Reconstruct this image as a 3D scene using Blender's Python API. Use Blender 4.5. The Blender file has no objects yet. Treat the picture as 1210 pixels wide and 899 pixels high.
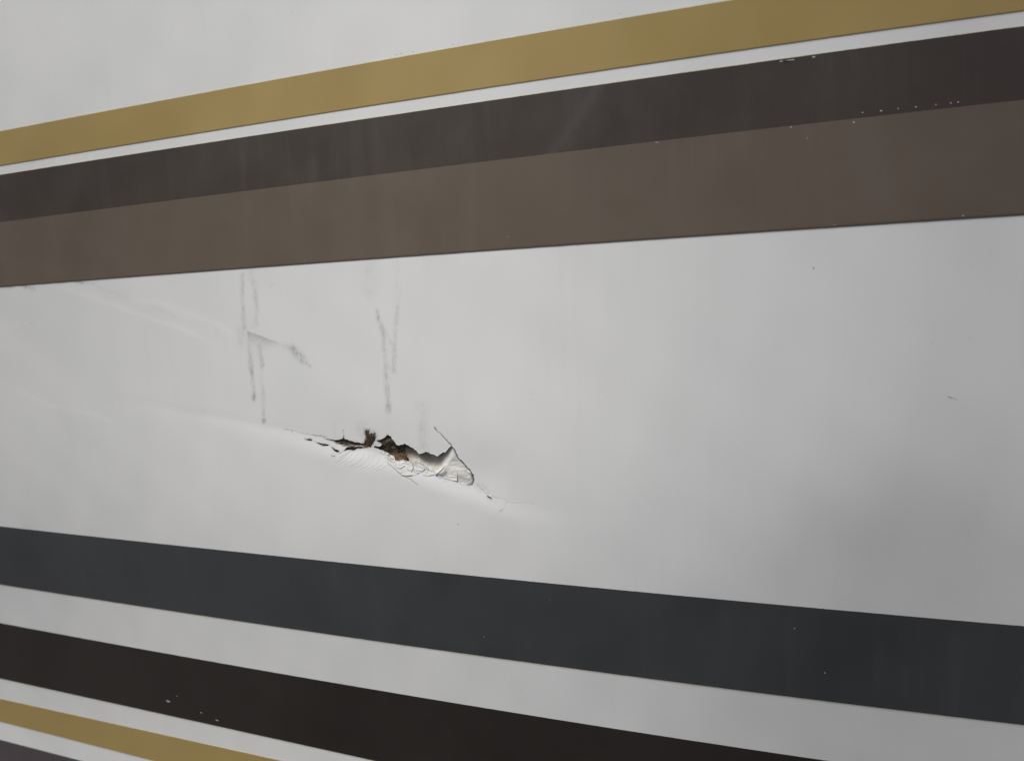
import bpy, math, random
import numpy as np
from mathutils import Matrix, Vector

random.seed(7)
rng = np.random.default_rng(11)
scene = bpy.context.scene
COL = scene.collection

# ------------------------------------------------------------------ camera
# the lens of the photograph, recovered from the vanishing points of the stripes and of the drips
W, H, F = 1210.0, 899.0, 1000.0
CX, CY = W / 2, H / 2
L = np.array([-2321.0, 5.5, F]); L /= np.linalg.norm(L)
b_ = 11000.0
a_ = (F * F + 5.5 * b_) / 2321.0
D = np.array([a_, b_, F]); D -= L * D.dot(L); D /= np.linalg.norm(D)
XW, ZW = -L, -D                       # world x and z in (right, down, forward) axes
toblend = np.diag([1.0, -1.0, -1.0])
XB, ZB = toblend @ XW, toblend @ ZW
YB = np.cross(ZB, XB)
R = np.column_stack([XB, YB, ZB])     # world -> camera
CAM = np.array([0.0, -0.95, 1.45])

cam_data = bpy.data.cameras.new('camera')
cam = bpy.data.objects.new('camera', cam_data); COL.objects.link(cam)
cam.matrix_world = Matrix.Translation(Vector(CAM)) @ Matrix([list(r) for r in R.T]).to_4x4()
cam_data.sensor_width = 36.0
cam_data.lens = 36.0 * F / W
cam_data.clip_start = 0.01; cam_data.clip_end = 200
cam_data.dof.use_dof = True
cam_data.dof.aperture_fstop = 4.0
scene.camera = cam

# ------------------------------------------------------------------ light
SUN_EL, SUN_AZ = math.radians(65), math.radians(-38)      # azimuth measured from the wall's normal towards the right
world = bpy.data.worlds.new('World'); scene.world = world; world.use_nodes = True
wn = world.node_tree; bg = wn.nodes['Background']
sky = wn.nodes.new('ShaderNodeTexSky'); sky.sky_type = 'NISHITA'; sky.sun_disc = False
sky.sun_elevation = SUN_EL; sky.dust_density = 7.0; sky.air_density = 0.7; sky.ozone_density = 0.5
sdir = Vector((math.sin(SUN_AZ) * math.cos(SUN_EL), -math.cos(SUN_AZ) * math.cos(SUN_EL), math.sin(SUN_EL)))
sky.sun_rotation = math.atan2(sdir.x, sdir.y)
wn.links.new(sky.outputs[0], bg.inputs[0]); bg.inputs[1].default_value = 0.09
sun_data = bpy.data.lights.new('sun', 'SUN'); sun_data.energy = 4.35; sun_data.angle = math.radians(22)
sun_data.color = (0.99, 1.0, 0.97)
sun = bpy.data.objects.new('sun', sun_data); COL.objects.link(sun)
sun.rotation_euler = sdir.to_track_quat('Z', 'Y').to_euler()
sun.location = (0, -3, 5)
scene.view_settings.view_transform = 'Standard'; scene.view_settings.look = 'None'
scene.view_settings.gamma = 1.0; scene.view_settings.exposure = 0.0
scene.view_settings.use_curve_mapping = False

# ------------------------------------------------------------------ numeric helpers
def _hash(ix, iy, s):
    n = (ix.astype(np.int64) * 374761393 + iy.astype(np.int64) * 668265263 + s * 1442695041) & 0x7fffffff
    n = ((n ^ (n >> 13)) * 1274126177) & 0x7fffffff
    return ((n ^ (n >> 16)) & 0xffff) / 65535.0
def vnoise(x, y, s=0):
    ix, iy = np.floor(x), np.floor(y); fx, fy = x - ix, y - iy
    fx = fx * fx * (3 - 2 * fx); fy = fy * fy * (3 - 2 * fy)
    a = _hash(ix, iy, s); b = _hash(ix + 1, iy, s); c = _hash(ix, iy + 1, s); d = _hash(ix + 1, iy + 1, s)
    return (a * (1 - fx) + b * fx) * (1 - fy) + (c * (1 - fx) + d * fx) * fy
def fbm(x, y, s=0, o=4):
    t = 0; a = 0.5; n = 0
    for k in range(o):
        t = t + a * vnoise(x * 2 ** k, y * 2 ** k, s + k * 17); n += a; a *= 0.5
    return t / n - 0.5
def sstep(e0, e1, v):
    t = np.clip((v - e0) / (e1 - e0), 0.0, 1.0); return t * t * (3 - 2 * t)

def bulge(X, Z):
    """Added curvature dimming the outer sides, with faint ripples, in metres towards the viewer."""
    right = np.interp(X, _tx, _hx)                  # rolled away so the right falls darker
    low = np.interp(Z, _tz, _hz)                    # tucked under so the bottom falls darker
    left = SL_L * sstep(-0.55, -1.45, X) * 0.5 * np.tanh((Z - 1.45) / 0.5)  # tilted downward so the left falls darker
    shade_hollow = 0.065 * 0.09 * np.tanh((Z - 1.17) / 0.09) * np.exp(-((X - 0.03) / 0.14) ** 2)   # shallow hollow added to darken the low right
    rip = 0.00022 * (np.sin(X * 31 + 2.1 * np.sin(Z * 9)) * np.sin(Z * 23 + 1.3 * np.sin(X * 7)) + 0.6 * np.sin(X * 57 + Z * 19 + 1.7) * np.sin(Z * 41 - X * 13))
    return right + low + left + shade_hollow + rip
SL_X, SL_Z, SL_L = 0.435, 0.12, 0.12  # slopes chosen for the falloff at right, bottom and left
_tx = np.linspace(-3.5, 2.7, 2000)
_sx = -SL_X * sstep(-0.55, 0.12, _tx) * (1 - sstep(0.25, 1.1, _tx))
_hx = np.concatenate([[0], np.cumsum((_sx[1:] + _sx[:-1]) / 2 * np.diff(_tx))]); _hx -= np.interp(-0.45, _tx, _hx)
_tz = np.linspace(0.2, 2.9, 1500)
_sz = SL_Z * sstep(1.36, 0.95, _tz) * (1 - sstep(0.85, 0.45, _tz) * 0.5)
_hz = np.concatenate([[0], np.cumsum((_sz[1:] + _sz[:-1]) / 2 * np.diff(_tz))]); _hz -= np.interp(1.4, _tz, _hz)
XC0, ZC0 = 0.0, 1.45

def project(X, Y, Z):
    P = np.stack([X - CAM[0], Y - CAM[1], Z - CAM[2]], -1) @ R.T
    w = -P[..., 2]
    w = np.where(w < 1e-3, 1e-3, w)
    return CX + F * P[..., 0] / w, CY - F * P[..., 1] / w
def unproject(px, py, h=None):
    """Photo pixel -> (X, Z) on the wall's surface."""
    px = np.asarray(px, float); py = np.asarray(py, float)
    d = np.stack([(px - CX) / F, -(py - CY) / F, -np.ones_like(px)], -1) @ R
    hh = np.zeros_like(px)
    for _ in range(6):
        t = (-hh - CAM[1]) / d[..., 1]
        X = CAM[0] + t * d[..., 0]; Z = CAM[2] + t * d[..., 2]
        hh = bulge(X, Z)
        if h is not None: hh = hh + h
    return X, Z

XC0, ZC0 = [float(v) for v in unproject(np.array(605.0), np.array(400.0))]
MM = 0.001
# one photo pixel near the tear, in metres
_x0, _ = unproject(np.array(460.0), np.array(540.0)); _x1, _ = unproject(np.array(461.0), np.array(540.0))
PX = float(_x1 - _x0)
_fx, _fz = unproject(np.array(500.0), np.array(500.0))
_fwd = -np.array(R[2])
cam_data.dof.focus_distance = float(np.dot(np.array([_fx, 0, _fz]) - CAM, _fwd))

def inpoly(x, y, poly):
    r = np.zeros(x.shape, bool)
    for i in range(len(poly)):
        x0, y0 = poly[i - 1]; x1, y1 = poly[i]
        c = (y0 > y) != (y1 > y)
        with np.errstate(divide='ignore', invalid='ignore'):
            xi = (x1 - x0) * (y - y0) / (y1 - y0 if y1 != y0 else 1e-9) + x0
        r ^= c & (x < xi)
    return r
def seg_dist(x, y, pts):
    """distance to a polyline and the 0..1 position along it"""
    pts = np.array(pts, float)
    ln = np.hypot(*(pts[1:] - pts[:-1]).T); cum = np.concatenate([[0], np.cumsum(ln)])
    best = np.full(x.shape, 1e9); pos = np.zeros(x.shape)
    for i in range(len(pts) - 1):
        ax, ay = pts[i]; dx, dy = pts[i + 1] - pts[i]
        t = np.clip(((x - ax) * dx + (y - ay) * dy) / (dx * dx + dy * dy + 1e-12), 0, 1)
        d = np.hypot(x - ax - t * dx, y - ay - t * dy)
        m = d < best
        best = np.where(m, d, best); pos = np.where(m, (cum[i] + t * ln[i]) / cum[-1], pos)
    return best, pos

# ------------------------------------------------------------------ object helpers
def mesh_obj(name, verts, faces, mat, parent=None, smooth=True, kind=None, label=None):
    me = bpy.data.meshes.new(name)
    verts = np.asarray(verts, np.float32); 
    if isinstance(faces, np.ndarray):
        n = len(faces); k = faces.shape[1]
        me.vertices.add(len(verts)); me.vertices.foreach_set('co', verts.ravel())
        me.loops.add(n * k); me.loops.foreach_set('vertex_index', faces.astype(np.int32).ravel())
        me.polygons.add(n)
        me.polygons.foreach_set('loop_start', np.arange(0, n * k, k, dtype=np.int32))
        me.polygons.foreach_set('loop_total', np.full(n, k, np.int32))
        me.update(calc_edges=True); me.validate()
    else:
        me.from_pydata([tuple(v) for v in verts], [], faces)
    me.polygons.foreach_set('use_smooth', np.full(len(me.polygons), smooth, bool)); me.update()
    me.materials.append(mat)
    o = bpy.data.objects.new(name, me); COL.objects.link(o)
    if parent: o.parent = parent
    if kind: o['kind'] = kind
    if label: o['label'] = label
    return o
def vattr(o, name, rgb):
    a = o.data.color_attributes.new(name, 'FLOAT_COLOR', 'POINT')
    c = np.ones((len(o.data.vertices), 4), np.float32); c[:, :3] = rgb
    a.data.foreach_set('color', c.ravel())

class NT:
    def __init__(s, name):
        s.m = bpy.data.materials.new(name); s.m.use_nodes = True
        s.t = s.m.node_tree; s.b = s.t.nodes['Principled BSDF']; s.co = s.n('ShaderNodeTexCoord').outputs['Object']
    def n(s, typ, **kw):
        n = s.t.nodes.new(typ)
        for k, v in kw.items(): setattr(n, k, v)
        return n
    def set(s, sock, v):
        if hasattr(v, 'is_output'): s.t.links.new(v, sock)
        else: sock.default_value = v
    def noise(s, scale, detail=4, rough=0.55, vec=None, stretch=None, dist=0):
        n = s.n('ShaderNodeTexNoise'); v = vec or s.co
        if stretch:
            mp = s.n('ShaderNodeMapping'); s.set(mp.inputs['Vector'], v); mp.inputs['Scale'].default_value = stretch; v = mp.outputs[0]
        s.set(n.inputs['Vector'], v); n.inputs['Scale'].default_value = scale; n.inputs['Detail'].default_value = detail
        n.inputs['Roughness'].default_value = rough; n.inputs['Distortion'].default_value = dist
        return n.outputs[0]
    def math(s, op, a, b=0.0, clamp=False):
        n = s.n('ShaderNodeMath', operation=op, use_clamp=clamp); s.set(n.inputs[0], a); s.set(n.inputs[1], b); return n.outputs[0]
    def ramp(s, v, a, b, lo=0.0, hi=1.0):
        n = s.n('ShaderNodeMapRange', clamp=True); s.set(n.inputs[0], v)
        for i, q in enumerate((a, b, lo, hi)): n.inputs[i + 1].default_value = q
        return n.outputs[0]
    def mix(s, f, a, b):
        n = s.n('ShaderNodeMix', data_type='RGBA'); s.set(n.inputs[0], f)
        for k, q in ((6, a), (7, b)):
            if isinstance(q, tuple): q = (*q, 1) if len(q) == 3 else q
            s.set(n.inputs[k], q)
        return n.outputs[2]
    def bump(s, h, strength, dist):
        n = s.n('ShaderNodeBump'); n.inputs['Strength'].default_value = strength; n.inputs['Distance'].default_value = dist
        s.set(n.inputs['Height'], h); s.set(s.b.inputs['Normal'], n.outputs[0])
    def attr(s, name):
        a = s.n('ShaderNodeAttribute', attribute_name=name); sp = s.n('ShaderNodeSeparateColor'); s.set(sp.inputs[0], a.outputs['Color'])
        return sp.outputs[0], sp.outputs[1], sp.outputs[2]

# ------------------------------------------------------------------ materials
def skin_material():
    t = NT('aged_gelcoat')
    d, br, lt = t.attr('marks')
    big = t.noise(3.2, 5, 0.6)
    streak = t.noise(1.0, 5, 0.65, stretch=(60, 60, 3.5))
    fine = t.noise(420, 3, 0.6)
    c = t.mix(t.ramp(big, 0.3, 0.7), (0.66, 0.672, 0.675), (0.70, 0.708, 0.706))
    c = t.mix(t.ramp(streak, 0.52, 0.8, 0, 0.10), c, (0.50, 0.50, 0.47))
    c = t.mix(t.ramp(fine, 0.62, 0.80, 0, 0.10), c, (0.42, 0.42, 0.40))
    c = t.mix(t.math('MULTIPLY', lt, 0.6, True), c, (0.80, 0.80, 0.79))
    grime = t.noise(700, 4, 0.7)
    dd = t.math('MULTIPLY', d, t.ramp(grime, 0.3, 0.65, 0.55, 1.25), True)
    c = t.mix(dd, c, (0.13, 0.135, 0.125))
    c = t.mix(t.math('MULTIPLY', br, t.ramp(grime, 0.3, 0.65, 0.6, 1.3), True), c, (0.16, 0.115, 0.055))
    t.set(t.b.inputs['Base Color'], c)
    t.set(t.b.inputs['Roughness'], t.ramp(t.noise(14, 5, 0.6), 0.3, 0.7, 0.34, 0.46))
    t.b.inputs['Specular IOR Level'].default_value = 0.4
    h = t.math('ADD', t.noise(900, 2, 0.5), t.math('MULTIPLY', t.noise(130, 3, 0.5), 1.5))
    t.bump(h, 0.07, 0.0006)
    return t.m
def stripe_material(name, col, dust=0.10, rough=0.36, var=0.12):
    t = NT(name)
    s, chip, dk = t.attr('marks')
    big = t.noise(5.0, 5, 0.6)
    c2 = tuple(min(1, v * (1 + 2 * var) + 0.004) for v in col)
    c = t.mix(t.ramp(big, 0.3, 0.7), col, c2)
    streak = t.noise(1.0, 5, 0.7, stretch=(38, 38, 2.2), dist=0.6)
    dst = t.noise(600, 3, 0.65)
    du = t.math('MULTIPLY', t.ramp(streak, 0.5, 0.78, 0.0, dust), t.ramp(big, 0.35, 0.65, 0.5, 1.0))
    c = t.mix(du, c, (0.33, 0.33, 0.34))
    c = t.mix(t.ramp(dst, 0.60, 0.85, 0.0, 0.10), c, (0.35, 0.34, 0.33))
    c = t.mix(t.math('MULTIPLY', s, t.ramp(dst, 0.3, 0.7, 0.6, 1.2), True), c, (0.40, 0.39, 0.40))
    c = t.mix(dk, c, tuple(v * 0.45 for v in col))
    t.set(t.b.inputs['Base Color'], c)
    t.set(t.b.inputs['Roughness'], t.ramp(t.noise(20, 5, 0.6), 0.3, 0.7, rough - 0.04, rough + 0.08))
    t.b.inputs['Specular IOR Level'].default_value = 0.42
    t.bump(t.noise(750, 3, 0.5), 0.10, 0.0004)
    return t.m
def wood_material():
    t = NT('rotten_wood')
    d, br, lt = t.attr('marks')
    g = t.noise(260, 5, 0.7, stretch=(1, 1, 2.2))
    c = t.mix(t.ramp(g, 0.35, 0.65), (0.062, 0.049, 0.040), (0.19, 0.150, 0.118))
    c = t.mix(t.math('MULTIPLY', br, t.ramp(t.noise(900, 3), 0.35, 0.6, 0.3, 1.0), True), c, (0.34, 0.215, 0.085))
    t.set(t.b.inputs['Base Color'], c); t.b.inputs['Roughness'].default_value = 0.95
    t.b.inputs['Specular IOR Level'].default_value = 0.1
    t.bump(t.noise(1100, 4, 0.7), 0.8, 0.0012)
    return t.m
def plain(name, col, col2=None, scale=500, rough=0.7, bump=0.3, spec=0.25):
    t = NT(name)
    c = t.mix(t.ramp(t.noise(scale, 4, 0.65), 0.35, 0.65), col, col2 or tuple(v * 0.8 for v in col))
    t.set(t.b.inputs['Base Color'], c); t.b.inputs['Roughness'].default_value = rough
    t.b.inputs['Specular IOR Level'].default_value = spec
    t.bump(t.noise(scale * 1.7, 3), bump, 0.0006)
    return t.m
M_SKIN = skin_material()
M_WOOD = wood_material()
M_GOLD = stripe_material('gold_vinyl', (0.325, 0.236, 0.085), dust=0.03, var=0.05)
M_DARK = stripe_material('dark_brown_vinyl', (0.045, 0.0355, 0.030), dust=0.045)
M_BROWN = stripe_material('brown_vinyl', (0.110, 0.087, 0.067), dust=0.045, var=0.06)
M_GREY = stripe_material('charcoal_vinyl', (0.036, 0.039, 0.043), dust=0.03)
M_BLACK = stripe_material('black_vinyl', (0.0145, 0.0108, 0.0096), dust=0.01)
M_PLUM = stripe_material('plum_vinyl', (0.062, 0.050, 0.055), dust=0.05)
def torn_material():
    t = NT('torn_laminate')
    d, br, lt = t.attr('marks')
    c = t.mix(t.ramp(t.noise(420, 4, 0.65), 0.35, 0.65), (0.70, 0.695, 0.675), (0.58, 0.57, 0.535))
    c = t.mix(lt, c, (0.34, 0.31, 0.265)); c = t.mix(br, c, (0.20, 0.15, 0.09)); c = t.mix(d, c, (0.07, 0.065, 0.055))  # tan mix: bare resin plus the cavity's painted shade
    t.set(t.b.inputs['Base Color'], c); t.b.inputs['Roughness'].default_value = 0.6
    t.b.inputs['Specular IOR Level'].default_value = 0.25
    t.bump(t.noise(700, 3), 0.3, 0.0006)
    return t.m
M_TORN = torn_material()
M_FLAKE = plain('gelcoat_flake', (0.68, 0.68, 0.665), (0.58, 0.58, 0.56), 300, 0.45, 0.2)
M_SPLINT = plain('splintered_wood', (0.055, 0.043, 0.035), (0.13, 0.100, 0.072), 700, 0.9, 0.5, 0.1)
M_OCHRE = plain('ochre_wood_fibre', (0.25, 0.17, 0.080), (0.13, 0.092, 0.055), 900, 0.9, 0.5, 0.1)
M_CHIP = plain('bare_gelcoat_chip', (0.42, 0.41, 0.40), None, 900, 0.6, 0.2)
M_GRIME = plain('grime', (0.50, 0.50, 0.48), (0.38, 0.38, 0.36), 900, 0.8, 0.3)

# ------------------------------------------------------------------ traced features (photo pixels)
UPPER = [(444, 520.2), (448.4, 519.9), (452, 518), (454.6, 516.8), (456.6, 513.2), (461.2, 516.2), (463.9, 520.8), (467.2, 524.8), (470.5, 526.7), (472.5, 525.7),
         (477.1, 524.4), (481.7, 526.1), (486.4, 529.1), (489.7, 531.4), (494.3, 536.3), (499.6, 535.3), (503.6, 533.7), (508.2, 536.3),
         (511.5, 537), (516.1, 539.3), (521.4, 534.7), (525.4, 534.7), (529.3, 530), (533, 526.7)]
RIGHT = [(536.6, 529.6), (538.6, 534.7), (541.2, 540.6), (545.2, 543.9), (548.5, 547.9), (552.5, 552.5), (555.8, 556.5), (558.7, 561.1),
         (559.7, 567.7), (558.4, 571.7), (555.1, 573.6), (550.5, 573), (545.2, 571), (538.6, 569.2)]
LOWER = [(529.3, 565.7), (521.4, 563.1), (514.8, 559.8), (509.5, 557.1), (502.9, 552.5), (496.3, 547.6), (489.7, 546.4), (481.7, 545.4),
         (475, 543), (469.8, 544.6), (465.7, 544), (461, 541), (457.6, 535.5), (450.7, 532.2), (444.9, 530.9), (440.5, 528.9), (441.5, 527),
         (448, 527.8), (451, 525), (447, 522.8)]
MAIN = UPPER + RIGHT + LOWER
SLITS = [
    [(383, 518), (388.2, 518.7), (394, 519.9), (400.9, 519.5), (404.5, 518), (405.2, 515.5), (406, 518.4), (412.5, 521.0), (421.7, 522.8), (428, 524.4), (432, 520), (431.5, 514), (434, 512), (436.5, 516), (441.5, 515),
     (441.5, 520), (439.1, 524.8), (437.4, 527.9), (435.6, 528.3), (429.8, 527.4), (421, 526.2), (410.2, 525.3), (402.1, 524.9), (394, 521.6)],
    [(405, 533), (409.0, 528.9), (414, 527.4), (424, 527.4), (434, 528.6), (429.8, 529.2), (422.5, 529.9), (417.1, 532.2), (410.5, 531.0)],
    [(359.6, 518.4), (364, 518.4), (367.6, 519.2), (367.9, 520.8), (364, 520.0)],
    [(373, 522.4), (380, 524), (388, 525.4), (386, 527), (379, 526)],
    [(391, 527.8), (395, 530.0), (400, 532.6), (399, 534.6), (395.5, 533.6)],
    [(392.6, 538), (395, 538.4), (394.6, 539.4)],
    [(574.2, 584.8), (577, 586.2), (581.4, 588.6), (580.0, 589.4), (576.4, 587.6)],
]
CRACKS = [  # points, half width px, depth mm, dirt
    ([(513.5, 505.0), (516.8, 510.6), (519.4, 511.5), (523.4, 516.2), (528, 520.8), (533, 526.7)], 0.8, 1.4, 0.75),
    ([(456.5, 546.6), (467.2, 555.2), (475.1, 562.4), (485.7, 567.1), (493.6, 573)], 0.6, 1.0, 0.55),
    ([(475.1, 562.4), (483, 563.4), (489.7, 562.4), (495.6, 559.8)], 0.55, 0.9, 0.45),
    ([(486.7, 549.2), (488.0, 554.2), (489.7, 558.5), (495.0, 560.4)], 0.6, 1.0, 0.6),
    ([(582, 587.6), (590, 589), (596.8, 590.2), (598.8, 594.2), (595.5, 600.8), (588.8, 607.4)], 0.6, 0.3, 0.14),
    ([(598.8, 593.4), (608, 595), (622, 594.4), (634, 596.8)], 0.9, 0.22, 0.03),
    ([(367.9, 520.4), (373, 522.8)], 0.4, 0.5, 0.25),
    ([(388, 526.3), (391, 528)], 0.4, 0.5, 0.3),
    ([(400, 533.5), (404, 536.5)], 0.4, 0.5, 0.3),
    ([(344, 508), (355, 512), (366, 514), (384, 517.6)], 0.5, 0.5, 0.30),
    ([(370, 514.6), (378, 515.2), (386, 516.4)], 0.6, 0.3, 0.45),
    ([(336, 507.4), (344, 508.4), (345, 511.5)], 0.5, 0.4, 0.40),
    ([(405.3, 508.6), (404.2, 509.8)], 0.6, 0.1, 0.5),
    ([(405, 516), (405, 511.5)], 0.4, 0.1, 0.35),
    ([(417.1, 532.2), (409, 536.5), (402, 541)], 0.45, 0.5, 0.35),
    ([(405, 533.2), (401, 536.4)], 0.5, 0.5, 0.4),
    ([(533, 526.7), (529.3, 523)], 0.5, 0.6, 0.4),
    ([(562, 573), (570, 580), (574, 585)], 0.7, 0.5, 0.16),
    ([(450.7, 532.2), (458, 539), (457, 544), (463, 546.6)], 0.6, 0.8, 0.4),
]
for k in range(9):            # fine crazing fanning out under the lip
    x0 = 404 + k * 6.3; y0 = 533.5 + 0.55 * abs(k - 2) + k * 1.0
    ln = 15 - abs(k - 4) * 0.8
    pts = [(x0 + 7, y0), (x0 + 4, y0 + ln * 0.45), (x0 - 2, y0 + ln * 0.8), (x0 - 9, y0 + ln)]
    CRACKS.append((pts, 0.5, 0.35, 0.12 + 0.10 * (k % 3 == 0)))
STROKES = [  # points, half width, strength
    ([(286.3, 325), (286.6, 350), (288.7, 388)], 2.0, 0.26),
    ([(296.1, 320), (300.8, 338), (302.5, 355), (303.5, 383)], 2.4, 0.22),
    ([(294.4, 408), (296.7, 432), (297.6, 440)], 2.0, 0.40),
    ([(297.6, 440), (299.3, 458.7), (300.4, 471)], 1.7, 0.24),
    ([(307, 408), (309.0, 432)], 2.0, 0.36),
    ([(309.0, 432), (311, 464), (311.5, 490)], 1.8, 0.22),
    ([(300.0, 469), (300.4, 471)], 1.7, 0.42), ([(311.3, 496), (311.6, 498.4)], 1.9, 0.62),
    ([(345, 411), (351, 418), (357, 425.5)], 3.2, 0.52), ([(356, 424), (366, 432.6)], 1.4, 0.30),
    ([(445.6, 367), (449, 380), (452.2, 392.6), (454.9, 419), (457, 458.7), (458.6, 478)], 2.1, 0.30),
    ([(447.5, 374), (448.3, 378)], 1.8, 0.3), ([(458.4, 480), (458.8, 485.6)], 1.8, 0.46),
    ([(469.4, 362), (466.8, 397.9), (464.9, 436)], 1.9, 0.23), ([(464.8, 437), (464.8, 439.5)], 1.8, 0.38),
    ([(452, 388), (462, 404)], 2.2, 0.12),
    ([(438, 312), (439, 347)], 7, 0.07), ([(469, 312), (469.4, 362)], 3, 0.08),
    ([(500.3, 480), (498.5, 512), (499.5, 527)], 5.5, 0.13), ([(500, 482), (499, 500)], 1.6, 0.12),
    ([(321.4, 335), (320.6, 338.5)], 1.2, 0.22),
    ([(394, 500), (395, 517)], 2.0, 0.08), ([(256, 385), (257, 400)], 3.0, 0.06), ([(284, 391), (285.5, 404)], 4.5, 0.15),
    ([(458, 440), (458.5, 505)], 3.5, 0.04), ([(330, 408), (344, 410)], 2.5, 0.10),
    ([(430, 506), (436, 520)], 5.5, 0.28), ([(440, 512), (441, 520)], 3.5, 0.30),
    ([(5, 338.8), (14, 339.6)], 1.4, 0.3), ([(27, 337.5), (40, 341)], 1.6, 0.35), ([(88, 333), (112, 335)], 1.6, 0.35), ([(115, 339), (150, 352)], 2.0, 0.08),
    ([(180, 364), (206, 374)], 1.6, 0.07),
]
LIGHTS = [  # pale rubbed scuff marks, plus paler bands along the crease and under the tear
    ([(62, 337), (110, 352), (165, 372), (215, 388), (255, 408)], 3.2, 0.5),
    ([(150, 352), (190, 358), (250, 380), (292, 404)], 3.6, 0.45),
    ([(10, 455), (60, 479), (110, 489), (145, 503)], 3.0, 0.35),
    ([(235, 489), (300, 497), (370, 512)], 6.0, 0.30),
    ([(170, 474), (235, 486)], 3.5, 0.10),
    ([(400, 540), (470, 566), (560, 600)], 14.0, 0.22),
]
WEDGE = [(292, 391.5), (299, 395.5), (306.7, 398.2), (318, 401.5), (331, 406.0), (320, 407), (311, 410.5), (306.7, 413), (294, 411.8)]

def crease_y(x):
    return np.interp(x, [-200, 160, 345, 400, 460, 520, 560, 600, 660, 900], [440, 476, 509, 524, 536, 560, 573, 592, 602, 640])

def dent(px, py):
    """Knock round the tear: skin falls in towards the crease and comes up again under it; in metres towards the viewer."""
    dy = py - crease_y(px)
    along = np.exp(-((px - 470) / 130) ** 2)
    tail = np.exp(-((px - 330) / 170) ** 2)
    up = np.where(dy < 0, np.exp(-(dy / 42) ** 2), np.exp(-(dy / 15) ** 2))
    lip = np.exp(-((dy - 17) / 13) ** 2)
    h = -2.0 * MM * up * along + 0.35 * MM * lip * along
    h += -0.22 * MM * np.exp(-(dy / 7.0) ** 2) * tail
    # the hollow to the right of the loose tongue
    h += -1.3 * MM * np.exp(-((px - 578) / 30) ** 2 - ((py - 556) / 34) ** 2)
    # buckles
    h += 0.12 * MM * np.sin((px * 0.55 + py * 0.85) / 4.2) * np.exp(-((px - 432) / 30) ** 2 - ((py - 543) / 10) ** 2)
    return h

# ------------------------------------------------------------------ the thing
root = bpy.data.objects.new('motorhome_side_panel', None); COL.objects.link(root)
root.location = (0, 0, 0)
root['label'] = 'weathered white motorhome side panel with gold, brown and charcoal stripes and a ragged puncture'
root['category'] = 'side panel'

# ---- stripe edges traced in the photograph, carried to the panel
def edge(pts):
    p = np.array(pts, float)
    c = np.polyfit(p[:, 0], p[:, 1], 2 if len(p) >= 6 else 1)
    u = np.linspace(p[0, 0] - 70, p[-1, 0] + 90, 160)
    X, Z = unproject(u, np.polyval(c, u))
    s0 = (Z[12] - Z[0]) / (X[12] - X[0]); s1 = (Z[-1] - Z[-13]) / (X[-1] - X[-13])
    def f(x):
        x = np.asarray(x, float)
        return np.where(x < X[0], Z[0] + (x - X[0]) * s0, np.where(x > X[-1], Z[-1] + (x - X[-1]) * s1, np.interp(x, X, Z)))
    return f
E_gold_t = edge([(0, 156), (200, 117.3), (300, 99), (400, 80), (600, 47.3), (800, 11), (868, 0)])
E_gold_b = edge([(0, 196), (200, 164), (400, 131.7), (600, 99.3), (800, 71.1), (1003, 42.4), (1210, 13)])
E_dark_t = edge([(0, 207.3), (200, 176), (400, 144), (600, 116.7), (800, 87.7), (1003, 60.3), (1210, 30.5)])
E_dark_b = edge([(0, 262.7), (200, 237.3), (400, 212.3), (600, 188.3), (800, 164.1), (1003, 140.6), (1210, 118.6)])
E_brown_b = edge([(0, 339.2), (150, 328), (300, 316.8), (389, 309.8), (534, 300.8), (800, 280.5), (1003, 267), (1210, 255.2)])
E_grey_t = edge([(0, 621.6), (200, 643.2), (400, 664.5), (600, 683.1), (800, 703.2), (1005, 722.3), (1210, 739.1)])
E_grey_b = edge([(0, 690), (200, 720.6), (400, 751.3), (600, 778.9), (800, 805), (1005, 831), (1210, 856.3)])
E_black_t = edge([(0, 735.9), (200, 772.2), (400, 806.8), (600, 840), (800, 873.2), (969, 896.3)])
E_black_b = edge([(0, 800.8), (200, 845), (400, 888.6), (443, 898)])
E_gold2_t = edge([(0, 825.4), (200, 867.7), (319, 896)])
E_gold2_b = edge([(0, 851.7), (180, 897.6)])
E_plum_t = edge([(0, 873.3), (96, 898.2)])
XL, XR, ZLO, ZHI = -3.4, 2.6, 0.35, 2.75

def skin_height(X, Z):
    b = bulge(X, Z)
    px, py = project(X, -b, Z)
    near = (np.abs(X - XT) < 0.8) & (np.abs(Z - ZT) < 0.5)
    return b + np.where(near, dent(px, py), 0.0)
XT, ZT = [float(v) for v in unproject(np.array(470.0), np.array(545.0))]

# ---- skin: one sheet, finest round the tear
def lines(a, b, zones, coarse):
    """zones: list of (lo, hi, step), finest first"""
    out = [a]; x = a
    while x < b:
        st = coarse
        for lo, hi, s in zones:
            if lo <= x < hi: st = s; break
        else:
            nxt = [lo for lo, hi, s in zones if lo > x]
            if nxt: st = min(st, min(nxt) - x + 1e-6)
        x = min(x + st, b); out.append(x)
    return np.array(out)
def pxrange(x0, x1, y0, y1):
    X, Z = unproject(np.array([x0, x1, x0, x1], float), np.array([y0, y0, y1, y1], float))
    return X.min(), X.max(), Z.min(), Z.max()
f = pxrange(336, 606, 496, 598); m = pxrange(240, 680, 300, 620); c_ = pxrange(-20, 760, 290, 660); v_ = pxrange(-250, 1500, -150, 1100)
gx = lines(XL, XR, [(f[0], f[1], 0.42 * MM), (m[0], m[1], 0.8 * MM), (c_[0], c_[1], 1.3 * MM), (v_[0], v_[1], 8 * MM)], 0.06)
gz = lines(ZLO, ZHI, [(f[2], f[3], 0.42 * MM), (m[2], m[3], 1.0 * MM), (c_[2], c_[3], 1.6 * MM), (v_[2], v_[3], 8 * MM)], 0.06)
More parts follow.
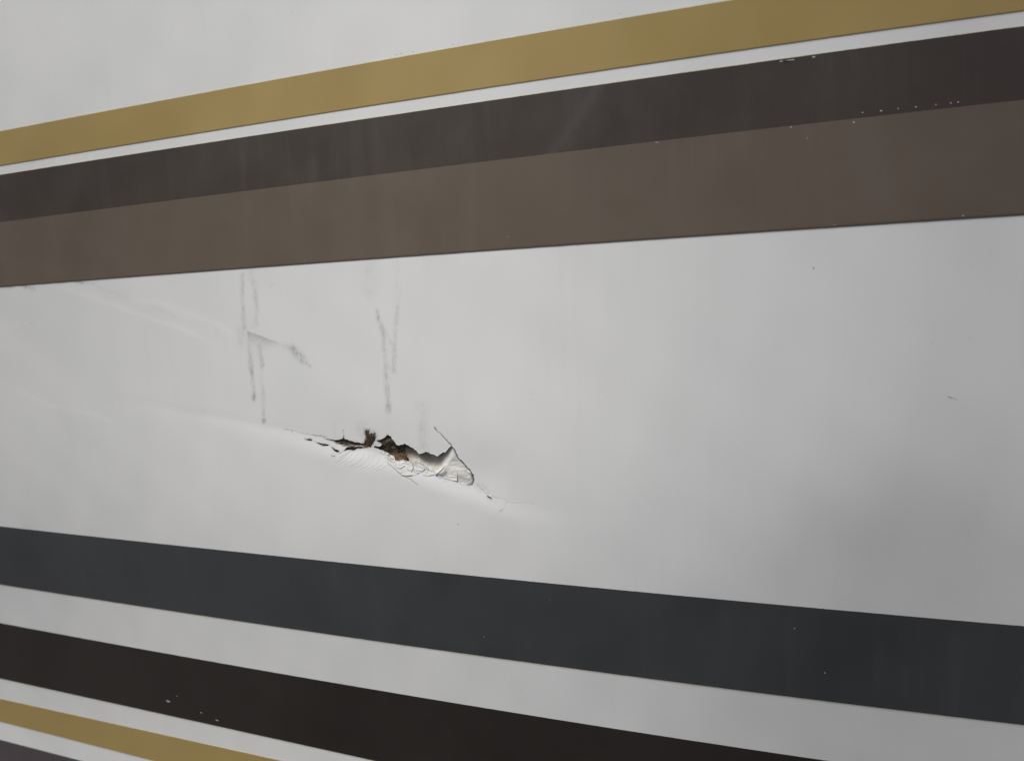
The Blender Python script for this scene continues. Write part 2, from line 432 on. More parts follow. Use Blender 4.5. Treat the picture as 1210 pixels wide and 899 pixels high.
X, Z = np.meshgrid(gx, gz); nz, nx = X.shape
b0 = bulge(X, Z); px, py = project(X, -b0, Z)
win = (px > -40) & (px < 760) & (py > 280) & (py < 680)
Hh = b0 + np.where(win, dent(px, py), 0.0)
marks = np.zeros((nz, nx, 3))
ix = np.where(win)
qx, qy = px[ix], py[ix]
wob = 0.8 * fbm(qx / 5, qy / 5, 3), 0.8 * fbm(qx / 5, qy / 5, 9)
dirt = np.zeros(qx.shape); lite = np.zeros(qx.shape); brn = np.zeros(qx.shape); dz = np.zeros(qx.shape)
for pts, w, s in STROKES:
    d, t = seg_dist(qx + wob[0] * 1.4, qy + wob[1] * 1.4, pts)
    v = 0.72 * s * np.exp(-(d / (w * (0.95 + 0.7 * vnoise(qx / 9, qy / 9, 32)))) ** 2) * (0.25 + 1.5 * vnoise(qx / 1.6, qy / 3.6, 31)) * (0.5 + vnoise(qx / 6, qy / 14, 39))
    dirt = 1 - (1 - dirt) * (1 - np.clip(v, 0, 1))
wx = qx + wob[0]; wy = qy + wob[1]
wt = wy - (391.5 + (wx - 292) * 0.375)
wv = np.exp(-(np.clip(wt, 0, 99) / (16.0 * np.clip(1 - (wx - 292) / 46, 0.12, 1))) ** 2) * sstep(-1.6, 0.8, wt) * sstep(290.5, 293.5, wx) * sstep(336, 318, wx)
wv = np.where(wt > 0, wv * (0.55 + 0.45 * np.exp(-wt / 3.0)), wv)
dirt = np.maximum(dirt, 0.46 * wv * (0.55 + 0.8 * vnoise(qx / 2.5, qy / 2.5, 5)))
mk_ = np.exp(-(seg_dist(wx, wy, [(346, 412), (352, 418), (356, 423)])[0] / 4.2) ** 2)
dirt = np.maximum(dirt, 0.50 * mk_ * sstep(0.25, 0.7, vnoise(qx / 1.7, qy / 2.4, 6)))
for pts, w, s in LIGHTS:
    d, t = seg_dist(qx, qy, pts)
    e = sstep(0, .12, t) * (1 - sstep(.85, 1, t))
    lite += s * e * np.exp(-(d / w) ** 2) * (0.6 + 0.8 * vnoise(qx / 30, qy / 4, 77))
for pts, w, dp, s in CRACKS:
    d, t = seg_dist(qx + wob[0] * 1.6, qy + wob[1] * 1.6, pts)
    g = np.exp(-(d / w) ** 2) * (0.55 + 0.9 * vnoise(qx / 2.5, qy / 2.5, 41))
    dz -= 0.24 * dp * MM * g
    dirt = 1 - (1 - dirt) * (1 - np.clip(s * g, 0, 1))
dist_main, _ = seg_dist(qx, qy, MAIN + MAIN[:1])
brn += 0.28 * np.exp(-(dist_main / 1.3) ** 2) * sstep(0.05, 0.25, fbm(qx / 3, qy / 3, 61) + 0.15) * (qx < 512)
for sl in SLITS[:-1]:
    ds, _ = seg_dist(qx, qy, sl + sl[:1])
    brn = np.maximum(brn, 0.5 * np.exp(-(ds / 1.3) ** 2) * (vnoise(qx / 2, qy / 2, 8)))
ds, _ = seg_dist(qx, qy, [(566, 574), (578, 586), (583, 591)])
brn = np.maximum(brn, 0.26 * np.exp(-(ds / 4) ** 2) * vnoise(qx / 3, qy / 3, 19))
# ragged broken lip below the hole
rag = np.exp(-(seg_dist(qx, qy, LOWER[:12])[0] / 6.5) ** 2)
dz += rag * 0.5 * MM * fbm(qx / 3.2, qy / 3.2, 90)
Hh[ix] += dz
# dirt, brown staining and pale marks on the skin
marks[ix[0], ix[1], 0] = dirt; marks[ix[0], ix[1], 1] = brn; marks[ix[0], ix[1], 2] = np.clip(lite, 0, 1)
fm = (px > 350) & (px < 600) & (py > 498) & (py < 596)
hole = np.zeros((nz, nx), bool)
hi = np.where(fm); hx = px[hi] + 1.5 * fbm(px[hi] / 2.4, py[hi] / 2.4, 51); hy = py[hi] + 1.7 * fbm(px[hi] / 2.4, py[hi] / 2.4, 58)
hm = inpoly(hx, hy, MAIN)
for sl in SLITS: hm |= inpoly(hx, hy, sl)
hole[hi] = hm
vid = np.arange(nz * nx).reshape(nz, nx)
quads = np.stack([vid[:-1, :-1], vid[:-1, 1:], vid[1:, 1:], vid[1:, :-1]], -1)
qh = (hole[:-1, :-1].astype(int) + hole[:-1, 1:] + hole[1:, 1:] + hole[1:, :-1]) >= 2
quads_keep = quads[~qh].reshape(-1, 4)
verts = np.stack([X, -Hh, Z], -1).reshape(-1, 3)
# broken edge of the laminate: boundary edges folded back 1.3 mm
qf = ~qh
walls = []
def bedges(dead, live, va, vb):
    mm = dead & live
    return np.stack([va[mm], vb[mm]], -1)
e = []
e.append(bedges(qh[:, 1:], qf[:, :-1], vid[:-1, 1:-1], vid[1:, 1:-1]))
e.append(bedges(qh[:, :-1], qf[:, 1:], vid[1:, 1:-1], vid[:-1, 1:-1]))
e.append(bedges(qh[1:, :], qf[:-1, :], vid[1:-1, 1:], vid[1:-1, :-1]))
e.append(bedges(qh[:-1, :], qf[1:, :], vid[1:-1, :-1], vid[1:-1, 1:]))
e = np.concatenate(e)
ev = np.unique(e)
# soften the stair-stepped outline
vf = verts.copy(); mk = marks.reshape(-1, 3)
nb = {}
for a, b in e: nb.setdefault(a, []).append(b); nb.setdefault(b, []).append(a)
for _ in range(2):
    new = {}
    for a in nb: new[a] = 0.5 * vf[a] + 0.5 * np.mean([vf[k] for k in nb[a]], axis=0)
    for a, v in new.items(): vf[a, 0] = v[0]; vf[a, 2] = v[2]
back = vf[ev].copy(); back[:, 1] += 1.3 * MM * (0.6 + 0.8 * rng.random(len(ev)))
remap = {int(k): i + len(vf) for i, k in enumerate(ev)}
wq = np.array([[a, b, remap[int(b)], remap[int(a)]] for a, b in e])
verts2 = np.concatenate([vf, back]); marks2 = np.concatenate([mk, np.tile([[0.05, 0.30, 0.0]], (len(ev), 1))])
used = np.zeros(len(verts2), bool); allq = np.concatenate([quads_keep, wq]); used[allq.ravel()] = True
nid = np.cumsum(used) - 1
# outer rim, 28 mm deep, so that the sheet is a body and not paper
skin = mesh_obj('gelcoat_skin', verts2[used], nid[allq], M_SKIN, root, True)
vattr(skin, 'marks', marks2[used])

# the board at the back of the sandwich follows the skin
_bx, _bz = np.meshgrid(np.linspace(XL, XR, 90), np.linspace(ZLO, ZHI, 60))
_bv = np.stack([_bx, 0.045 - bulge(_bx, _bz), _bz], -1).reshape(-1, 3); _bi = np.arange(90 * 60).reshape(60, 90)
mesh_obj('backing_board', _bv, np.stack([_bi[:-1, :-1], _bi[:-1, 1:], _bi[1:, 1:], _bi[1:, :-1]], -1).reshape(-1, 4), M_SPLINT, root)

# ground under the vehicle, out of the frame, throws its light up the side
t = NT('asphalt'); t.set(t.b.inputs['Base Color'], t.mix(t.ramp(t.noise(2.5, 6, 0.65), 0.3, 0.7), (0.045, 0.044, 0.043), (0.07, 0.068, 0.066)))
t.b.inputs['Roughness'].default_value = 0.9; t.bump(t.noise(60, 5, 0.6), 0.4, 0.004)
mesh_obj('ground', [(-60, -60, 0), (60, -60, 0), (60, 60, 0), (-60, 60, 0)], [(0, 1, 2, 3)], t.m, None, False, kind='structure')

# ---- stripes
def stripe(name, top, bot, mat, label=None, scuffs_and_sheen=(), proud=0.35, edge_dark=0.0, seed=0, overlap=0.0, parent=None, rag=0.22):
    xs = lines(XL, XR, [(v_[0], v_[1], 2.2 * MM)], 0.05)
    nv = 14; parent = root if parent is None else parent
    t = np.concatenate([[0, 0.02], np.linspace(0.08, 0.94, nv - 4), [0.974, 0.986, 1.0]])
    zt = top(xs); zb = bot(xs)
    jt = rag * MM * (fbm(xs * 900, xs * 0 + seed, seed + 1) + 1.2 * fbm(xs * 60, xs * 0 + seed, seed + 2)); jb = rag * MM * (fbm(xs * 900, xs * 0 + seed, seed + 5) + 1.2 * fbm(xs * 60, xs * 0 + seed, seed + 6))
    zt = zt + jt; zb = zb + jb - overlap
    XX = np.repeat(xs[:, None], len(t), 1); ZZ = zt[:, None] * (1 - t) + zb[:, None] * t
    HH = skin_height(XX, ZZ) + proud * MM
    # front sheet plus turned-down edges
    cols = [(XX[:, :1], HH[:, :1] - proud * MM - 0.0002, ZZ[:, :1]), (XX, HH, ZZ), (XX[:, -1:], HH[:, -1:] - proud * MM - 0.0002, ZZ[:, -1:])]
    XX = np.concatenate([c[0] for c in cols], 1); HH = np.concatenate([c[1] for c in cols], 1); ZZ = np.concatenate([c[2] for c in cols], 1)
    n, k = XX.shape
    vid = np.arange(n * k).reshape(n, k)
    q = np.stack([vid[:-1, :-1], vid[:-1, 1:], vid[1:, 1:], vid[1:, :-1]], -1).reshape(-1, 4)
    mk = np.zeros((n, k, 3))
    ppx, ppy = project(XX, -HH, ZZ)
    mk[:, -3:, 2] = edge_dark
    for pts, w, s in scuffs_and_sheen:
        d, _ = seg_dist(ppx, ppy, pts)
        mk[..., 0] += 0.4 * s * np.exp(-(d / w) ** 2)
    o = mesh_obj(name, np.stack([XX, -HH, ZZ], -1).reshape(-1, 3), q, mat, parent, False, label=label)
    vattr(o, 'marks', np.clip(mk.reshape(-1, 3), 0, 1))
    return o
diag = [([(708, 100), (690, 128), (668, 160), (645, 190)], 7.0, 0.10)]  # diagonal reflection put into the vinyl as a paler streak
s_gold = stripe('gold_stripe', E_gold_t, E_gold_b, M_GOLD, 'wide gold stripe above the dark brown one', seed=1, edge_dark=0.85, scuffs_and_sheen=[([(740, 22), (715, 85)], 10, 0.08)])
s_dark = stripe('dark_brown_stripe', E_dark_t, E_dark_b, M_DARK, scuffs_and_sheen=diag + [([(287, 165), (288, 228)], 4, .05), ([(420, 150), (421, 208)], 7, .06), ([(372, 190), (372, 214)], 4, .08), ([(442, 148), (446, 205)], 5, .05), ([(88, 205), (88, 235)], 6, .05)], seed=2)
s_brown = stripe('brown_stripe', E_dark_b, E_brown_b, M_BROWN, edge_dark=0.6, scuffs_and_sheen=[([(418, 212), (425, 300)], 9, .05), ([(455, 210), (462, 300)], 7, .05), ([(290, 230), (290, 315)], 5, .05), ([(1020, 150), (1040, 235)], 22, .06), ([(950, 145), (957, 165)], 3, .10),
                                                                ([(0, 306), (60, 320), (120, 330)], 4, .05)], seed=3)
s_grey = stripe('charcoal_stripe', E_grey_t, E_grey_b, M_GREY, scuffs_and_sheen=[([(932, 740), (934, 815)], 5, .05), ([(1038, 760), (1036, 822)], 4, .05), ([(1070, 790), (1069, 826)], 3, .06), ([(1125, 750), (1125, 838)], 6, .03)], seed=4)
s_black = stripe('black_stripe', E_black_t, E_black_b, M_BLACK, seed=5)
s_gold2 = stripe('gold_stripe', E_gold2_t, E_gold2_b, M_GOLD, 'thin gold stripe under the black one', seed=6)
s_plum = stripe('plum_stripe', E_plum_t, lambda x: E_plum_t(x) - 0.085, M_PLUM, seed=8)

# ---- added yellow strips imitating the lens's colour fringe along the stripes' edges
M_FRINGE = plain('yellow_fringe', (0.60, 0.58, 0.44), (0.66, 0.65, 0.56), 300, 0.5, 0.1)
def fringe(par, e, up, w, seed):
    a_, b__ = (lambda x: e(x) + w * MM, lambda x: e(x) - 0.2 * MM) if up else (lambda x: e(x) + 0.2 * MM, lambda x: e(x) - w * MM)
    stripe('fringe_line', a_, b__, M_FRINGE, proud=0.12, seed=seed, parent=par, rag=1.1)
fringe(s_gold, E_gold_t, True, 1.3, 21); fringe(s_dark, E_dark_t, True, 1.1, 22)
fringe(s_grey, E_grey_b, False, 1.4, 23); fringe(s_black, E_black_b, False, 1.5, 24); fringe(s_gold2, E_gold2_b, False, 1.5, 25)

# ---- inside the puncture
def sheet(name, x0, x1, y0, y1, step, hfun, mask, mat, mkfun=None, **kw):
    gx_ = np.arange(x0, x1, step); gy_ = np.arange(y0, y1, step)
    A, B = np.meshgrid(gx_, gy_)
    Xs, Zs = unproject(A, B)
    hh = hfun(A, B)
    # keep each point on its line of sight while it sinks
    Xs, Zs = unproject(A, B, hh)
    V = np.stack([Xs, -(bulge(Xs, Zs) + hh), Zs], -1).reshape(-1, 3)
    keep = mask(A, B); vid = np.arange(A.size).reshape(A.shape)
    kq = (keep[:-1, :-1] & keep[:-1, 1:] & keep[1:, 1:] & keep[1:, :-1])
    q = np.stack([vid[:-1, :-1], vid[1:, :-1], vid[1:, 1:], vid[:-1, 1:]], -1)[kq]
    us = np.zeros(A.size, bool); us[q.ravel()] = True; ni = np.cumsum(us) - 1
    o = mesh_obj(name, V[us], ni[q], mat, root, True, **kw)
    if mkfun is not None: vattr(o, 'marks', mkfun(A, B).reshape(-1, 3)[us])
    return o
def wood_h(a, b):
    dd = dent(a, b)
    base = -6.5 - 5.0 * np.exp(-((a - 478) / 10) ** 2 - ((b - 534) / 12) ** 2)
    # ragged ply rising to the lip in the middle
    base += 5.0 * np.exp(-((a - 471) / 9) ** 2 - ((b - 543) / 5) ** 2) + 4.2 * np.exp(-((a - 434) / 10) ** 2 - ((b - 524) / 7) ** 2)
    base += 3.0 * np.exp(-((a - 410) / 26) ** 2) + 2.2 * np.exp(-((a - 456) / 10) ** 2 - ((b - 520) / 5) ** 2)
    base += 3.2 * np.exp(-((a - 459) / 9) ** 2 - ((b - 523) / 7) ** 2)
    base -= 14.0 * sstep(480, 492, a)
    return dd + MM * (base + 2.8 * fbm(a / 5, b / 3.0, 5) + 1.2 * fbm(a / 1.6, b / 1.2, 15, 2))
def wood_mk(a, b):
    br = 0.9 * np.exp(-((a - 473) / 9) ** 2 - ((b - 544) / 5) ** 2) + 0.7 * np.exp(-((a - 435) / 5) ** 2 - ((b - 524) / 5) ** 2)
    br += 0.35 * np.exp(-((a - 415) / 18) ** 2 - ((b - 526.5) / 1.8) ** 2)
    br += 0.25 * sstep(0.08, 0.3, fbm(a / 3, b / 2, 45))
    return np.stack([br * 0, np.clip(br, 0, 1), br * 0], -1)
core = sheet('wood_core', 340, 612, 492, 606, 0.6, wood_h, lambda a, b: np.ones(a.shape, bool), M_WOOD, wood_mk, label='brown rotten wood core showing in the puncture')

# loose tongue of laminate pushed in under the jagged edge
LIPX = [478, 489, 496, 503, 510, 515, 521, 529, 538, 545, 551, 556, 560]
LIPY = [546, 546, 547.6, 552.5, 557, 560, 563, 565.7, 569, 571, 572.5, 572.5, 568]
RX = [(526.7, 533), (529.6, 536.6), (534.7, 538.6), (540.6, 541.2), (543.9, 545.2), (547.9, 548.5), (552.5, 552.5), (556.5, 555.8), (561.1, 558.7), (567.7, 559.3), (571.7, 557.5)]
def tongue_h(a, b):
    lip = np.interp(a, LIPX, LIPY)
    xs_ = 534.5 - (b - 526) * 0.42                           # right of this line the tongue is nearly level with the skin
    d = 9.5 * sstep(-6, 18, xs_ - a) * sstep(-6, 22, lip - b + 2 * fbm(a / 4, b / 4, 33))
    d += 1.1 + 1.0 * sstep(10, 0, np.hypot((a - 557), (b - 566) * 0.8)) * 0
    d -= 1.0 * np.exp(-((a - 541) / 12) ** 2 - ((b - 560) / 7) ** 2)
    d += 0.9 * fbm(a / 5, b / 5, 71) + 0.12 * fbm(a / 1.3, b / 1.3, 79, 2) + 0.5 * fbm(a / 2.2, b / 2.2, 72) * np.exp(-((lip - b) / 6) ** 2)
    ds, _ = seg_dist(a, b, [(541.4, 556), (541.0, 562), (540.4, 568.6)]); d += 0.35 * np.exp(-(ds / 0.6) ** 2)
    return dent(a, b) - d * MM
def tongue_mask(a, b):
    w1, w2 = 1.6 * fbm(a / 2.3, b / 2.3, 81), 1.6 * fbm(a / 2.3, b / 2.3, 86)
    poly = [(478, 531), (486, 520), (510, 522), (526, 516), (535, 524), (541, 533), (544, 540), (549, 545), (554, 551), (560, 557), (564, 564), (563, 573),
            (556, 577), (549, 577), (538.6, 573), (530, 569.6), (521.4, 567.4), (514.8, 564.5), (507.5, 560.5), (501, 555), (496, 549.5), (492, 546.5), (484, 545), (480, 538)]
    return inpoly(a + w1, b + w2, poly)
def tongue_mk(a, b):
    d1, t1 = seg_dist(a + 0.8 * fbm(a / 3, b / 3, 4), b, [(532, 526)] + RIGHT[:12])
    g = np.exp(-(d1 / 1.15) ** 2) * np.clip(0.25 + 1.6 * vnoise(a / 3.5, b / 3.5, 14) , 0, 1)
    g = np.maximum(g, 0.8 * np.exp(-(seg_dist(a, b, [(558.6, 560), (559.4, 567), (557.6, 571.6), (552, 573)])[0] / 1.5) ** 2))
    g = np.maximum(g, 0.75 * np.exp(-(seg_dist(a, b, [(545.6, 543.5), (549, 547.6)])[0] / 1.3) ** 2))
    g = np.maximum(g, 0.35 * vnoise(a / 2, b / 2, 3) * np.exp(-(seg_dist(a, b, [(541.4, 557), (541.2, 562), (540.6, 568.4)])[0] / 0.6) ** 2))
    br = 0.30 * sstep(26, 4, np.hypot(a - 484, b - 540)) + 0.18 * sstep(0.0, 0.3, fbm(a / 4, b / 4, 66)) * sstep(-2, 10, 534 - (b - 526) * 0.42 - a)
    resin_shade = 0.85 * sstep(-5, 9, 534 - (b - 526) * 0.42 - a) * (0.7 + 0.5 * vnoise(a / 4, b / 4, 12)) * (1 - 0.35 * sstep(14, 2, np.interp(a, LIPX, LIPY) - b))  # bare resin tan, deepened inward to paint the shade under the jagged edge
    return np.stack([g, br, np.clip(resin_shade, 0, 1)], -1)
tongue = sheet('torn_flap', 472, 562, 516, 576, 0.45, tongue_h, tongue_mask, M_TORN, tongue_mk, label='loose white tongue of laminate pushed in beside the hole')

# broken flakes along the lower lip: each a little bent plate of its own
def plate(name, pts, h_in, tilt, mat, thick=0.7, parent=root, label=None):
    """irregular plate from an outline in photo pixels; tilt = outward slope per pixel (x, y), in mm"""
    pts = np.array(pts, float); c = pts.mean(0)
    # finer outline with a ragged edge
    out = []
    for i in range(len(pts)):
        p, q = pts[i], pts[(i + 1) % len(pts)]
        for k in range(3):
            s = p + (q - p) * k / 3.0
            out.append(s + (rng.random(2) - 0.5) * 0.7 * (k > 0))
    out = np.array(out); n = len(out)
    rings = [c + (out - c) * s for s in (1.0, 0.55)] + [c[None]]
    P = np.concatenate(rings)
    hh = dent(P[:, 0], P[:, 1]) + MM * (h_in + tilt[0] * (P[:, 0] - c[0]) + tilt[1] * (P[:, 1] - c[1]) + 0.35 * (rng.random(len(P)) - 0.5))
    Xs, Zs = unproject(P[:, 0], P[:, 1], hh); Yf = -(bulge(Xs, Zs) + hh)
    Vf = np.stack([Xs, Yf, Zs], -1); Vb = Vf[:n].copy(); Vb[:, 1] += thick * MM
    V = np.concatenate([Vf, Vb]); F_ = []
    for i in range(n):
        j = (i + 1) % n
        F_.append((i, n + i, n + j, j)); F_.append((n + i, 2 * n, n + j)); F_.append((i, j, 2 * n + 1 + j, 2 * n + 1 + i))
    return mesh_obj(name, V, F_, mat, parent, False, label=label)
FL = [
    ([(461, 544), (468, 546.4), (476, 545.6), (479, 550), (472, 553.5), (466, 550)], 0.5, (0.02, 0.10)),
    ([(477, 545.6), (486, 546.8), (488, 552), (486, 557), (480, 553.5)], 0.7, (-0.04, 0.12)),
    ([(466, 552), (473, 554.5), (484, 556.8), (487, 561), (479, 562), (472, 558)], 0.4, (0.03, 0.08)),
    ([(488, 547), (496, 549.2), (502, 554), (498, 557), (491, 555.5)], 0.6, (0.05, 0.10)),
    ([(497, 557.5), (504, 555), (513, 560.4), (507, 562), (500, 561)], 0.5, (0.0, 0.11)),
    ([(443.4, 523.4), (449, 522.6), (450.6, 525.6), (446, 527.4), (442.4, 526)], -0.6, (0.1, 0.12)),
    ([(451, 533), (457, 536.6), (459, 542), (455, 541)], 0.2, (0.06, 0.10)),
    ([(459, 536.5), (465, 539), (467, 543.5), (462, 542.5)], -0.9, (0.06, 0.16)),
    ([(522, 563.6), (531, 561.8), (540, 563.0), (540, 568.4), (530, 566.6)], 0.3, (0.0, 0.12)),
    ([(409, 526.3), (418, 526.2), (430, 528), (420, 527.9)], -0.8, (0.0, 0.2)),
    ([(384, 521), (392, 522.5), (404, 526), (398, 526.4), (389, 524)], -0.1, (0.0, 0.15)),
]
for pts, h_, tl in FL: plate('skin_flake', pts, 0.55 * h_, (tl[0] * 0.6, tl[1] * 0.55), M_FLAKE)
for k in range(18):           # small broken bits all along the lip
    a = 446 + k * 3.5 + random.uniform(-1, 1); b = float(np.interp(a, [444, 450, 458, 465, 482, 496, 510, 529, 540], [531, 532.5, 538, 544, 546.5, 549, 558.5, 566, 569])) + random.uniform(-0.6, 2.6)
    r = random.uniform(1.2, 3.0); n = random.choice((4, 5, 5, 6)); ph = random.random() * 6
    plate('skin_flake', [(a + r * random.uniform(.6, 1.4) * 1.3 * math.cos(ph + q * 6.283 / n), b + r * random.uniform(.5, 1.2) * 0.8 * math.sin(ph + q * 6.283 / n)) for q in range(n)],
          random.uniform(0.0, 0.3), (random.uniform(-.1, .1), random.uniform(-0.06, 0.12)), M_FLAKE, 0.4)
# curled sliver standing off the tongue
def curl(name, path, width, mat, r=1.2):
    path = np.array(path, float); V = []; F_ = []
    nn = 7
    for i, (a, b, h_) in enumerate(path):
        for k in range(nn):
            an = -0.4 + k / (nn - 1) * 3.4
            hh = dent(a, b) + MM * (h_ + r * math.sin(an)); aa = a; bb = b + (width / 2) * -math.cos(an)
            x, z = unproject(np.array(aa), np.array(bb), hh); V.append((float(x), float(-hh - bulge(x, z)), float(z)))
    for i in range(len(path) - 1):
        for k in range(nn - 1):
            q = i * nn + k; F_.append((q, q + 1, q + nn + 1, q + nn))
    o = mesh_obj(name, V, F_, mat, root, True)
    md = o.modifiers.new('thickness', 'SOLIDIFY'); md.thickness = 0.5 * MM
    return o
curl('curled_sliver', [(514.5, 560.0, 0.2), (518, 557.8, 0.8), (521.5, 554.8, 1.4), (524.2, 551.8, 1.2)], 3.6, M_FLAKE)
curl('curled_sliver', [(553, 556.4, -0.3), (555.5, 558.6, 0.3), (557, 561.6, 0.2)], 2.0, M_FLAKE, 0.7)

# ---- splinters and fibres
def splinters(name, specs, mat, label=None):
    V, F_ = [], []
    for (a, b, h0, da, db, dh, w) in specs:
        n0 = len(V); segs = 3
        for i in range(segs + 1):
            t = i / segs; ww = w * (1 - 0.85 * t) * (0.8 + 0.4 * random.random())
            ca = a + da * t + (random.random() - .5) * 0.6 * t; cb = b + db * t + (random.random() - .5) * 0.6 * t
            hh = (h0 + dh * t) * MM + float(dent(np.array(ca), np.array(cb)))
            x, z = unproject(np.array(ca), np.array(cb), hh)
            ln = math.hypot(da, db) + 1e-6; nx_, nz_ = db / ln, da / ln
            for (u, vv) in ((-1, 0), (0, 1), (1, 0), (0, -1)):
                V.append((float(x) + u * nx_ * ww * PX / 2, float(-hh) - vv * ww * PX / 2 * 0.6, float(z) + u * nz_ * ww * PX / 2))
        for i in range(segs):
            for k in range(4):
                p = n0 + i * 4; F_.append((p + k, p + (k + 1) % 4, p + 4 + (k + 1) % 4, p + 4 + k))
        F_.append((n0, n0 + 3, n0 + 2, n0 + 1)); F_.append(tuple(n0 + segs * 4 + k for k in range(4)))
    return mesh_obj(name, V, F_, mat, root, False, kind='stuff', label=label)
sp = []
U = lambda a, b: random.uniform(a, b)
for _ in range(120):       # dark tuft standing up out of the slit
    a = random.gauss(436.5, 2.6); sp.append((a, U(519, 527), U(-1.5, 0.4), random.gauss(0.1, 2.0), -abs(random.gauss(6, 2.6)), U(0.2, 2.0), U(0.8, 2.0)))
for _ in range(26):
    a = random.gauss(433, 1.5); sp.append((a, U(510, 515), U(0.3, 0.9), random.gauss(-0.3, 1.5), -U(2, 5.5), U(0.0, 0.6), U(0.6, 1.3)))
for _ in range(26):
    sp.append((U(437, 443), U(512, 518), U(0.2, 0.8), U(-1.5, 1.5), -U(0.5, 3), U(0.0, 0.8), U(0.6, 1.3)))
for _ in range(50):        # along the left slits
    a = U(388, 432); b = 519 + (a - 388) * 0.14; sp.append((a, b + U(1, 4.5), U(-2.5, -0.6), U(3, 9), U(0.2, 1.8), U(-0.3, 0.9), U(0.5, 1.1)))
for _ in range(60):        # across the brown patch
    a = U(448, 482); sp.append((a, U(518, 540), U(-4.5, -2.2), U(-6, 6), U(-2, 3), U(-0.5, 1.2), U(0.7, 1.6)))
splinters('wood_splinters', sp, M_SPLINT, 'dark frayed wood splinters')
so = []
for _ in range(70):
    a = random.gauss(472, 6); so.append((a, U(538, 547), U(-1.8, -0.2), U(-3, 3), -U(1, 6), U(-1.5, 0.6), U(0.5, 1.3)))
for _ in range(26):
    so.append((random.gauss(435, 2.4), U(521, 528), U(-0.4, 0.7), U(-1, 1), -U(1.5, 5), U(0.0, 0.9), U(0.5, 1.0)))
for _ in range(34):
    a = U(404, 432); so.append((a, 525.5 + (a - 404) * 0.08 + U(-0.6, 0.9), U(-0.9, 0.1), U(1, 5), U(-0.3, 0.8), U(-0.2, 0.5), U(0.4, 0.8)))
for _ in range(34):
    a = U(440, 512); b = float(np.interp(a, [440, 465, 490, 512], [529, 543.5, 547, 558.5])); so.append((a, b + U(-0.8, 0.8), U(-0.4, 0.3), U(-1.8, 1.8), U(-1.4, 0.6), U(0.0, 0.4), U(0.4, 0.8)))
splinters('wood_fibres', so, M_OCHRE, 'ochre wood fibres at the lip of the hole')

# ---- small flecks: bare chips on the vinyl, grime on the white
def flecks(name, specs, mat, proud, parent, label=None):
    V, F_ = [], []
    for (a, b, ra, rb, rot) in specs:
        n = 9; n0 = len(V); pts = []
        for k in range(n):
            an = k / n * 2 * math.pi; r = U(0.65, 1.15); u = ra * r * math.cos(an); w = rb * r * math.sin(an)
            pts.append((a + u * math.cos(rot) - w * math.sin(rot), b + u * math.sin(rot) + w * math.cos(rot)))
        pts.append((a, b)); pts = np.array(pts)
        X_, Z_ = unproject(pts[:, 0], pts[:, 1])
        hs = skin_height(X_, Z_)
        for k in range(n): V.append((X_[k], -hs[k] - proud * MM * 0.75, Z_[k]))
        for k in range(n): V.append((X_[k] * .8 + X_[n] * .2, -hs[k] - proud * MM, Z_[k] * .8 + Z_[n] * .2))
        for k in range(n): F_.append((n0 + k, n0 + (k + 1) % n, n0 + n + (k + 1) % n, n0 + n + k))
        F_.append(tuple(n0 + n + k for k in range(n)))
    return mesh_obj(name, V, F_, mat, parent, False, kind='stuff', label=label)
c7 = lambda x, y: (800 + x / 2.951, y / 2.951)
dk = []
for (x, y, ra, rb, rot) in [(405, 209, 16, 1.2, -.15), (365, 215, 4, 1.2, -.1), (478, 200, 3.5, 1.6, -.3), (647, 394, 1.6, 1.2, 0), (712, 387, 2.6, 1.4, -.3), (771, 380, 1.3, 1.2, 0), (833, 374, 1.8, 1.1, 0), (903, 366, 1.6, 1.2, 0), (955, 360, 2.0, 1.2, 0), (981, 357, 2.0, 1.0, 0)]:
    p = c7(x, y); dk.append((p[0], p[1], ra * 0.95 if ra > 10 else ra * 0.8, rb * 0.8, rot))
flecks('paint_chips', dk, M_CHIP, 0.44, s_dark)
bw = []
for (x, y, ra, rb, rot) in [(398, 444, 2.0, 1.1, .3), (617, 428, 1.6, 2.0, .3), (455, 482, 1.0, 1.0, 0), (998, 753, 2.0, 1.4, 0), (550, 784, 1.6, 0.8, 0)]:
    p = c7(x, y); bw.append((p[0], p[1], ra * .8, rb * .8, rot))
bw += [(776, 168.4, 2.6, 0.6, .1), (600, 280, .8, .6, 0)]
flecks('paint_chips', bw, M_CHIP, 0.44, s_brown)
flecks('paint_chips', [(198.5, 828, 3.4, 1.2, .2), (256.5, 850.5, 2.4, .7, .2), (238, 841.5, 1.6, .5, .2), (209, 822, .7, .5, 0)], M_CHIP, 0.44, s_black)
flecks('paint_chips', [(975, 794.5, 1.2, .8, 0), (939, 742, .9, .7, 0), (572, 752, .6, .6, 0), (650, 708, .5, .5, 0)], M_CHIP, 0.44, s_grey)
gr = []
c5 = lambda x, y: (600 + x / 1.9836, 250 + y / 1.9836)
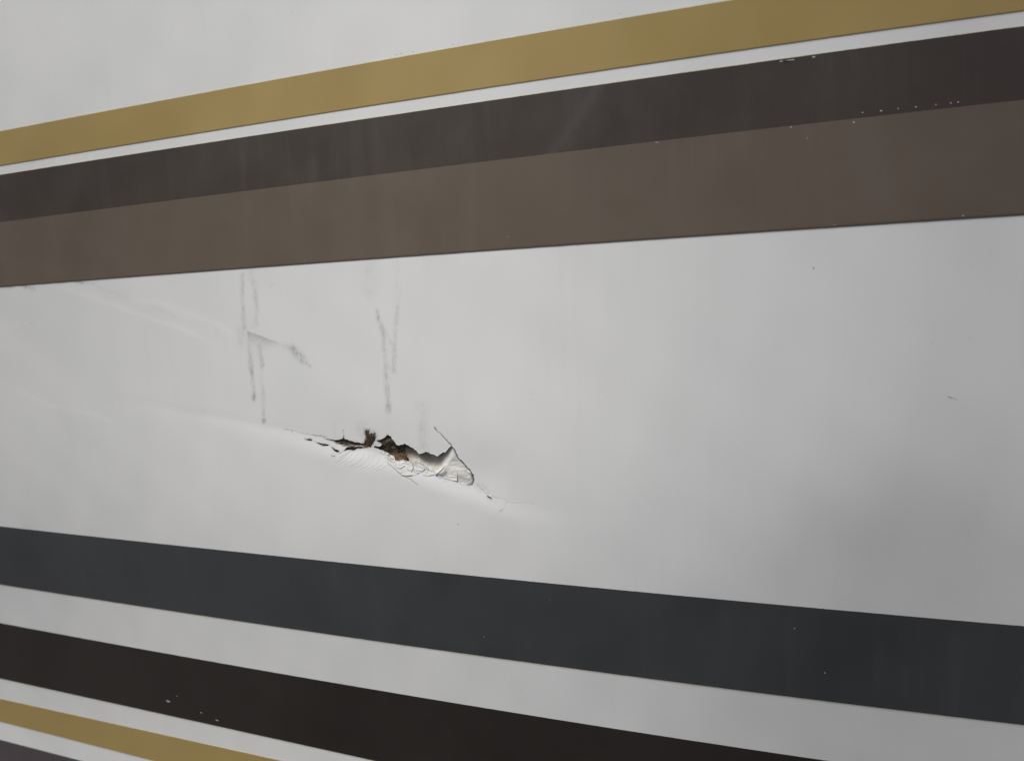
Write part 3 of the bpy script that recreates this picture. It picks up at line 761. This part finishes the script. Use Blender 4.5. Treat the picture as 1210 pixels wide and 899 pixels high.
for (x, y, ra, rb, rot) in [(717, 132, 2.2, 1.2, .2), (555, 156, 1.6, .8, 0), (1086, 130, 1.4, 1.1, 0), (1083, 296, 1.6, .9, -.4), (994, 310, 1.8, .7, .3), (362, 323, 1.0, .9, 0), (540, 555, 1.2, .9, 0), (408, 480, .8, .8, 0),
                            (630, 316, 1.2, .7, 0), (232, 432, 1.0, .8, 0), (58, 424, 1.2, 1.0, 0), (145, 393, .9, .8, 0), (680, 511, .9, .8, 0), (428, 833, 1.4, .7, .5), (945, 258, 1.4, .8, .5), (556, 270, .9, .7, 0), (417, 118, 1.1, .8, 0), (97, 692, 1.1, .8, 0),
                            (335, 252, 2.0, .5, 0), (584, 855, .9, .8, 0)]:
    p = c5(x, y); q = 0.85 if ra > 2.1 else 0.5; gr.append((*p, ra * q, rb * q, rot))
gr += [(1125, 469.5, 8, .14, .42), (541, 619, 1.2, .8, 0), (37.5, 381.5, 1.0, .5, 0), (592, 602, 1.2, .4, -.4)]
for q in [(733, 666.4), (716, 673)]: pass
for _ in range(16):
    gr.append((U(-20, 1230), U(345, 615) + 0.0, U(.2, .45), U(.2, .4), U(0, 3)))
for _ in range(8): gr.append((U(0, 1230), U(10, 90) if random.random() < .4 else U(690, 880), U(.25, .7), U(.25, .5), U(0, 3)))
def on_white(a, b):
    x, z = unproject(np.array(float(a)), np.array(float(b))); x = float(x); z = float(z)
    for t_, b__ in ((E_gold_t, E_gold_b), (E_dark_t, E_brown_b), (E_grey_t, E_grey_b), (E_black_t, E_black_b), (E_gold2_t, E_gold2_b)):
        if b__(x) - .002 < z < t_(x) + .002: return False
    return z > E_plum_t(x) and not (350 < a < 612 and 495 < b < 612 and not (a > 588))
gr = [g for g in gr if on_white(g[0], g[1])]
# little burrs of dirt caught on the stripes' upper edges
for (a, b) in [(446.5, 669.0), (493.5, 673.6), (540.6, 677.8), (402.5, 806.3), (404.6, 808), (468, 64.8), (474, 63.6), (488, 61.5), (535, 53.2), (733, 16.5)]:
    gr.append((a, b - 0.2, 0.9, 0.6, 0))
flecks('grime_specks', gr, M_GRIME, 0.22, root)
